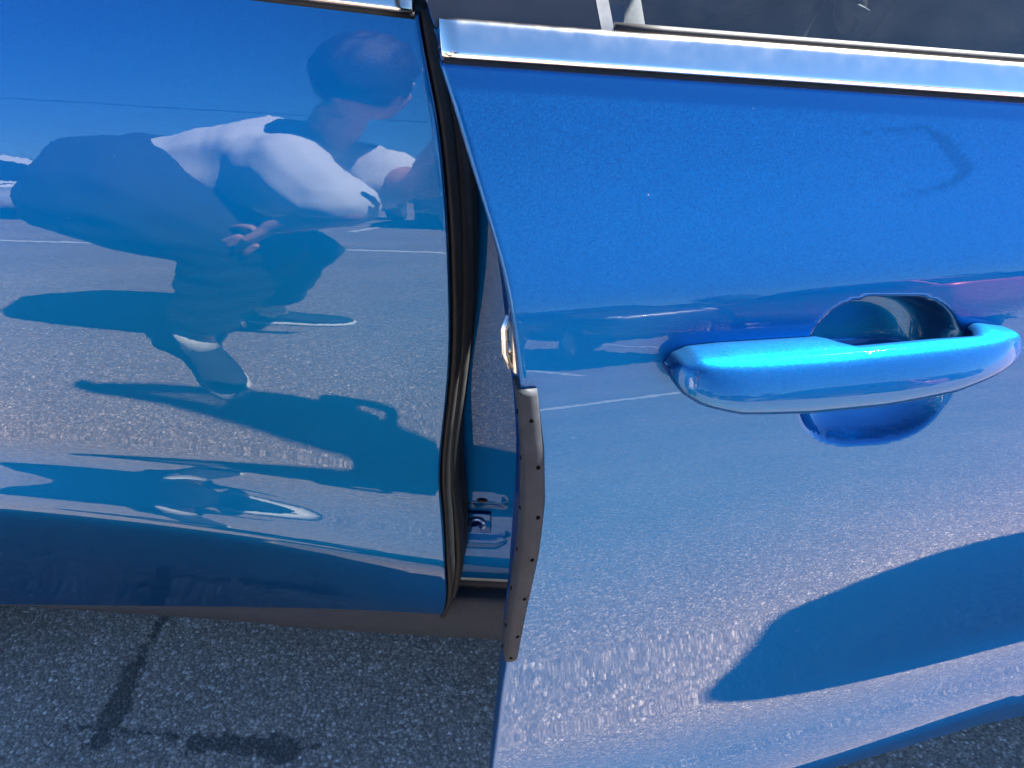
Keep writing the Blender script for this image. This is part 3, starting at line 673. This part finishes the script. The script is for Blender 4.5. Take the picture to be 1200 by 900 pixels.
# head: turned to the phone
fdir = V((.60, -.76, -.22)).normalized(); fside = fdir.cross(V((0, 0, 1))).normalized(); fup = fside.cross(fdir).normalized()
HR = Matrix((fside, fdir, fup)).transposed()
def head_mesh(scale=1.0, hair=False):
    bm = bmesh.new(); bmesh.ops.create_uvsphere(bm, u_segments=48, v_segments=32, radius=1.0); kill = []
    for v in bm.verts:
        x, y, z = v.co
        wx = .076 * (1 - .22 * max(0, -z) ** 1.5); hy = .096; hz = .118
        p = V((x * wx, y * hy, z * hz))
        if z < 0: p.y += .022 * (-z) * (1 if y > 0 else .2)          # jaw forward
        if y > 0 and not hair:
            for cx in (-.031, .031):                                  # eye sockets
                p.y -= .010 * math.exp(-((p.x - cx) / .016) ** 2 - ((p.z - .008) / .012) ** 2)
            p.y += .024 * math.exp(-(p.x / .011) ** 2 - ((p.z + .022) / .020) ** 2)   # nose
            p.y += .010 * math.exp(-(p.x / .012) ** 2 - ((p.z - .0) / .018) ** 2)
            p.y += .006 * math.exp(-(p.x / .04) ** 2 - ((p.z - .028) / .010) ** 2)    # brow
            p.y += .006 * math.exp(-(p.x / .022) ** 2 - ((p.z + .060) / .007) ** 2) + .006 * math.exp(-(p.x / .02) ** 2 - ((p.z + .073) / .007) ** 2)  # lips
            p.y += .008 * math.exp(-(p.x / .02) ** 2 - ((p.z + .098) / .014) ** 2)    # chin
        if hair:
            lump = 1 + .035 * sin(9 * x + 5 * z) * cos(11 * y) + .02 * sin(23 * x + 17 * y); p = V((p.x * 1.24 * lump, p.y * 1.20 * lump - .010, p.z * 1.18 * lump + .008))
            front = p.y > .062 and p.z < .045; low = p.z < -.105 or (p.z < -.06 and p.y > .03)
            if front or low: kill.append(v)
        v.co = HR @ (p * scale) + hd
    if kill: bmesh.ops.delete(bm, geom=kill, context='VERTS')
    return bm_mesh(bm)
body.append(head_mesh())
for sgn in (-1, 1): body.append(ellipsoid(hd + HR @ V((sgn * .077, -.008, -.008)), (.010, .020, .032), HR))
def hand(wr, fwd, nrm, thumb_side, curl, spread=1.0, L=1.0):
    """palm, four fingers and a thumb; fwd: pointing direction, nrm: back of the hand"""
    fwd = fwd.normalized(); sd = fwd.cross(nrm).normalized() * thumb_side; nrm = sd.cross(fwd).normalized() * thumb_side; parts = []
    pal = wr + fwd * .055
    parts.append(skin_chain([[(wr - fwd * .02, .025), (wr + fwd * .02, (.030, .018)), (pal, (.038, .016)), (pal + fwd * .03, (.040, .014))]]))
    for k, (o_, ln) in enumerate(((.030, .070), (.010, .080), (-.010, .075), (-.029, .058))):
        p = pal + fwd * .030 + sd * o_; d = (fwd + sd * o_ * 3 * spread).normalized(); ch = [(p - d * .02, .0095)]
        for q, seg in enumerate((.42, .33, .25)):
            a = curl * (q + .6) / 2.2; dd = (d * cos(a) - nrm * sin(a)).normalized(); p = p + dd * ln * seg; ch.append((p, .0088 - .0009 * q))
        parts.append(skin_chain([ch]))
    p = wr + fwd * .028 + sd * .026; d = (fwd * .6 + sd * .75 - nrm * .25).normalized()
    parts.append(skin_chain([[(p, .014), (p + d * .030, .0125), (p + d * .052 + fwd * .006 - nrm * .004, .0105), (p + d * .062 + fwd * .022 - nrm * .008, .0085)]]))
    return parts
body += hand(lwr, V((-.70, -.05, -.72)), V((-.2, .95, .2)), -1, .35, 2.0)
# phone and the hand that holds it
cf = V((sin(YAW) * cos(PITCH), cos(YAW) * cos(PITCH), -sin(PITCH))); cr = V((cos(YAW), -sin(YAW), 0)); cu = cr.cross(cf)
PH = Matrix((cr, cu, -cf)).transposed().to_4x4(); PH.translation = CAM - cf * .0065 - cr * .058
body += hand(rwr, (PH.translation - cr * .052 - cf * .012 - rwr), V((.0, .2, -1.0)), 1, .9)
pm = remesh(join(body), .0065, 2)
person = link('person', pm, M['skin'], None)
tag(person, 'person in white shirt and dark trousers, bent over with one hand on the knee', 'person')
def inflate(me_, d, noise=0.0, f=9.0):
    me_.update(); n = [v.normal.copy() for v in me_.vertices]
    for v, q in zip(me_.vertices, n):
        c_ = v.co; w = sin(c_.x * f * 3.1 + c_.z * f * 2) * cos(c_.y * f * 2.3 + c_.x * f) + .5 * sin(c_.z * f * 7 + c_.y * f * 5)
        v.co = c_ + q * (d + noise * w)
    return me_
shirt = blob([[(mid(pel, wai, .75), .150), (wai, .148), (mid(wai, che), .155), (che, .162), (mid(che, nb, .8), .100), (mid(che, nb, 1.0), .078)],
              [(che, .14), (lsh, .088), (mid(lsh, lel, .5), .084), (mid(lsh, lel, .80), .088)],
              [(che, .14), (rsh, .088), (mid(rsh, rel, .5), .080), (mid(rsh, rel, .62), .082)]], .010, 4)
link('shirt', inflate(shirt, .0, .004), M['shirt'], person)
trs = blob([[(mid(pel, wai, .5), .148), (pel, .195), (pel + V((-.02, 0, -.02)), .20)],
            [(pel, .15), (lhi, .195), (mid(lhi, lkn, .45), .175), (lkn, .125), (mid(lkn, lan, .3), .105), (mid(lkn, lan, .76), .080)],
            [(pel, .15), (rhi, .165), (mid(rhi, rkn, .45), .140), (rkn, .108), (mid(rkn, ran, .3), .090), (mid(rkn, ran, .76), .080)]], .010, 4)
link('trousers', inflate(trs, .0, .005), M['trouser'], person)
link('hair', remesh(head_mesh(1.0, True), .006, 3) if False else head_mesh(1.0, True), M['hair'], person)
for sgn in (-1, 1): link('eye', ellipsoid(hd + HR @ V((sgn * .031, .080, .008)), (.012, .012, .009), HR), M['eye'], person)
for an, toe in ((lan, ltoe), (ran, rtoe)):
    d = (toe - an); d.z = 0; d.normalize(); sdv = d.cross(V((0, 0, 1)))
    def shoe_ring(s, z0, z1, w):
        c_ = V((an.x, an.y, 0)) + d * s; return [c_ + sdv * (w * math.copysign(abs(cos(a)) ** .7, cos(a))) + V((0, 0, (z0 + z1) / 2 + (z1 - z0) / 2 * math.copysign(abs(sin(a)) ** .7, sin(a)))) for a in [2 * pi * k / 20 for k in range(20)]]
    link('sock', tube([an + V((0, 0, .065)), an + V((0, 0, .02)), an + V((0, 0, -.05))], [.041, .043, .046], 16), M['sole'], person)
    shoe = link('shoe', loft([shoe_ring(s, .022, h, w) for s, h, w in ((-.075, .075, .022), (-.06, .095, .036), (-.02, .105, .042), (.03, .100, .045), (.08, .080, .047), (.13, .066, .050), (.18, .058, .046), (.21, .048, .030), (.222, .036, .012))]), M['shoe'], person)
    link('sole', loft([shoe_ring(s, .002, .030, w) for s, w in ((-.080, .024), (-.062, .039), (-.02, .044), (.03, .046), (.08, .050), (.13, .053), (.18, .049), (.213, .034), (.230, .014))]), M['sole'], shoe)
phone = link('phone', box(-.080, .080, -.038, .038, -.0045, .0045, .004, 3), M['phone'], None, True, PH)
tag(phone, 'dark phone held out by the bending person', 'phone')
link('screen', box(-.074, .074, -.034, .034, .0046, .0050), M['gloss_black'], phone, False, PH)
link('lens', loft([[V((.058 + r_ * cos(a), r_ * sin(a), z)) for a in [2 * pi * k / 20 for k in range(20)]] for r_, z in ((.006, -.0044), (.006, -.0052), (.0045, -.0053))]), M['gloss_black'], phone, True, PH)

# ================================================================== parked cars across the lane (seen mirrored in the paint)
def car_meshes():
    L = 2.15
    st = [(-2.15, .55, .85, .60), (-2.12, .40, .98, .78), (-1.95, .30, 1.02, .86), (-1.2, .28, 1.00, .90), (0, .27, .98, .91), (1.0, .28, .95, .90), (1.7, .30, .86, .87), (2.02, .35, .76, .80), (2.15, .45, .64, .62)]
    def ring(x, z0, z1, w, n=28): return [V((x, w * math.copysign(abs(cos(a)) ** .42, cos(a)), (z0 + z1) / 2 + (z1 - z0) / 2 * math.copysign(abs(sin(a)) ** .55, sin(a)))) for a in [2 * pi * k / n for k in range(n)]]
    low = loft([ring(*q) for q in st])
    def cab(x, zt, w0, w1): return [V((x, -w0, .93)), V((x, -w1, zt)), V((x, -w1 * .6, zt + .03)), V((x, w1 * .6, zt + .03)), V((x, w1, zt)), V((x, w0, .93))]
    cs = [(-1.98, .96, .74, .70), (-1.55, 1.36, .80, .60), (-1.2, 1.45, .82, .60), (-.2, 1.48, .83, .61), (.35, 1.42, .82, .60), (.75, 1.18, .80, .66), (1.05, .96, .78, .74)]
    top = loft([cab(*q) for q in cs])
    win = []
    for sg in (-1, 1):
        for x0, x1, a0, a1 in ((-1.45, -.35, 1.32, 1.42), (-.25, .62, 1.42, 1.22)):
            def yy(z): return sg * (.83 - (z - .93) * .42 + .006)
            win.append(mesh([(x0 - .05, yy(1.0), 1.0), (x1 + .1, yy(1.0), 1.0), (x1, yy(a1), a1), (x0, yy(a0), a0)], [(0, 1, 2, 3)]))
    win = [w for w in win]
    ws = mesh([(1.0, -.70, 1.01), (1.0, .70, 1.01), (.46, .54, 1.395), (.46, -.54, 1.395)], [(0, 1, 2, 3)]); ws.transform(Matrix.Translation((.015, 0, .012)))
    rw = mesh([(-1.96, -.64, 1.02), (-1.96, .64, 1.02), (-1.58, .52, 1.36), (-1.58, -.52, 1.36)], [(0, 1, 2, 3)]); rw.transform(Matrix.Translation((-.02, 0, .012)))
    tyre = loft([[V((.31 * k1 * cos(a), o_, .31 * k1 * sin(a))) for o_, k1 in ((-.10, .6), (-.10, .95), (-.06, 1.03), (.06, 1.03), (.10, .95), (.10, .6))] for a in [2 * pi * k / 28 for k in range(29)]], True, False)
    rim = loft([[V((.2 * k1 * cos(a), o_, .2 * k1 * sin(a))) for o_, k1 in ((.105, .0001), (.112, .3), (.095, .6), (.10, 1.0), (.06, 1.0))] for a in [2 * pi * k / 28 for k in range(29)]], False, False)
    return low, top, win, ws, rw, tyre, rim
CMESH = car_meshes()
for m_ in (CMESH[0], CMESH[1]): m_.materials.append(None)
def parked(loc, rz, col, label, tall=1.0, metal=.3):
    low, top, win, ws, rw, tyre, rim = CMESH
    mw = Matrix.Translation(loc) @ Matrix.Rotation(rz, 4, 'Z') @ Matrix.Diagonal((1, 1, tall, 1))
    r = empty('parked_car', loc, label, 'car', 'cars parked across the lane'); pm_ = body_paint('car_paint', col, metal)
    for nm, me_ in (('body', low), ('cabin', top)):
        o = link(nm, me_, None, r, nm == 'body', mw); o.material_slots[0].link = 'OBJECT'; o.material_slots[0].material = pm_
    for w in win: link('side_window', w, M['gloss_black'], r, False, mw)
    link('windscreen', ws, M['gloss_black'], r, False, mw); link('rear_window', rw, M['gloss_black'], r, False, mw)
    for x in (-1.33, 1.33):
        for sg in (-1, 1):
            m2 = mw @ Matrix.Translation((x, sg * .80, .31)) @ Matrix.Rotation(0 if sg > 0 else pi, 4, 'Z'); wh = link('wheel', tyre, M['tyre'], r, True, m2); link('rim', rim, M['alloy'], wh, True, m2)
    for sg in (-1, 1):
        link('headlight', ellipsoid((2.0, sg * .62, .68), (.12, .16, .07), None, 12, 8), M['lamp_clear'], r, True, mw); link('tail_light', ellipsoid((-2.05, sg * .66, .84), (.08, .13, .09), None, 12, 8), M['lamp_red'], r, True, mw)
parked((-8.6, -9.4, 0), radians(92), (.75, .76, .77), 'white parked car mirrored at the left end of the rear door', 1.12, 0.0)
parked((-5.9, -9.5, 0), radians(89), (.70, .71, .72), 'pale silver parked car beside the white one', 1.05, .5)
parked((-3.2, -9.4, 0), radians(91), (.02, .022, .026), 'black parked car facing the blue car', 1.15)
parked((-.7, -9.6, 0), radians(270), (.03, .045, .08), 'navy parked car with its tail to the lane', 1.2)
parked((4.6, -9.4, 0), radians(90), (.05, .052, .055), 'charcoal parked car opposite the open front door', 1.1)
parked((7.5, -7.6, 0), radians(268), (.42, .015, .02), 'red parked car mirrored to the right of the door handle', 1.05)
parked((2.0, -9.3, 0), radians(269), (.018, .02, .024), 'black parked car left of the charcoal one', 1.0)
parked((10.6, -9.5, 0), radians(92), (.022, .03, .05), 'dark blue parked car between the red and the dark grey one', 1.0)
parked((17.2, -9.2, 0), radians(268), (.03, .032, .03), 'dark green parked car at the right end of the row', 1.05)
parked((14.4, -9.0, 0), radians(91), (.03, .03, .034), 'dark grey parked car to the right of the red one', 1.2)

# ================================================================== trees and poles beyond the car park
def leaf_mesh(n, rx, rz, seed, clump=26):
    r = np.random.default_rng(seed); cen = []
    while len(cen) < clump:
        p = r.uniform(-1, 1, 3)
        if (p ** 2).sum() < 1: cen.append(p * np.array([rx, rx, rz]))
    v = []; f = []
    for k in range(n):
        c_ = cen[r.integers(clump)] + r.normal(0, .30 * rx / 1.6, 3); a = V(r.normal(0, 1, 3)).normalized(); b = a.cross(V(r.normal(0, 1, 3))).normalized(); s = r.uniform(.10, .20)
        c_ = V(c_); i = len(v); v += [c_ - a * s, c_ + b * s * .5, c_ + a * s, c_ - b * s * .5]; f.append((i, i + 1, i + 2, i + 3))
    return mesh(v, f)
LV = [leaf_mesh(5000, 2.3, 1.8, 1), leaf_mesh(5000, 1.9, 2.3, 2), leaf_mesh(4500, 2.6, 1.5, 3, 34)]
LV[0].materials.append(M['leaf1']); LV[1].materials.append(M['leaf2']); LV[2].materials.append(M['leaf1'])
tl = ('low broad tree behind the white parked car', 'slim olive tree behind the silver parked car', 'spreading tree behind the black parked car', 'bushy tree behind the navy parked car', 'upright tree at the far right behind the charcoal car', 'wide tree behind the red parked car', 'rounded tree beyond the dark grey parked car', 'leafy tree at the far left beyond the white car')
for k, (x, y, h, s_) in enumerate(((-46, -62, 2.6, .95), (-30, -66, 3.0, .8), (-12, -64, 2.4, 1.0), (4, -60, 2.7, 1.0), (24, -62, 3.1, 1.0), (44, -58, 2.4, 1.2), (66, -50, 2.8, 1.2), (-66, -52, 2.8, 1.0))):
    tr = empty('tree', (x, y, 0), tl[k], 'tree', 'trees beyond the car park'); mw = Matrix.Translation((x, y, 0)) @ Matrix.Diagonal((s_, s_, s_, 1))
    tk = [tube([(0, 0, 0), (.05, .02, h * .4), (-.02, .05, h * .8), (.05, 0, h * 1.3)], [.20, .15, .12, .04], 10)]
    for q in range(5):
        a = q * 1.3 + k; tk.append(tube([(0, 0, h * .7), (cos(a) * .5, sin(a) * .5, h * .95), (cos(a) * 1.2, sin(a) * 1.2, h * 1.2)], [.08, .06, .02], 6))
    link('trunk', join(tk), M['bark'], tr, True, mw)
    link('crown', LV[k % 3], None, tr, False, mw @ Matrix.Translation((0, 0, h * 1.15)))
poles = []
for x, lab in ((-26, 'wooden utility pole at the left end of the cable'), (70, 'wooden utility pole at the right end of the cable')):
    pl = link('utility_pole', join([tube([(x, -30, 0), (x, -30, 7.2)], [.14, .10], 12), box(x - .9, x + .9, -30.06, -29.94, 6.6, 6.72, .01)]), M['wood'], None); tag(pl, lab, 'pole', 'poles beyond the car park')
cb = link('overhead_cable', tube([(-26 + 96 * s, -29.9, 6.66 - 2.0 * (1 - (2 * s - 1) ** 2)) for s in np.linspace(0, 1, 40)], .035, 6), M['dark'], None); tag(cb, 'thin dark cable strung between two wooden poles', 'cable')

# ================================================================== clipped hedge along the far side
def hedge_mesh():
    r = np.random.default_rng(5); v = []; f = []
    for k in range(26000):
        x = r.uniform(-75, 85); top = 1.9 + .25 * sin(x * .7) + .2 * sin(x * .23 + 1); z = top * r.uniform(0, 1) ** .7; c_ = V((x, -34 + r.normal(0, .35), z)); a = V(r.normal(0, 1, 3)).normalized(); b = a.cross(V(r.normal(0, 1, 3))).normalized(); q = r.uniform(.16, .30)
        i = len(v); v += [c_ - a * q, c_ + b * q * .55, c_ + a * q, c_ - b * q * .55]; f.append((i, i + 1, i + 2, i + 3))
    return mesh(v, f)
hg = link('hedge', join([hedge_mesh(), box(-75, 85, -34.3, -33.7, 0, 1.5)]), M['leaf1'], None, False)
tag(hg, 'long dark green hedge bounding the car park behind the parked cars', 'hedge')
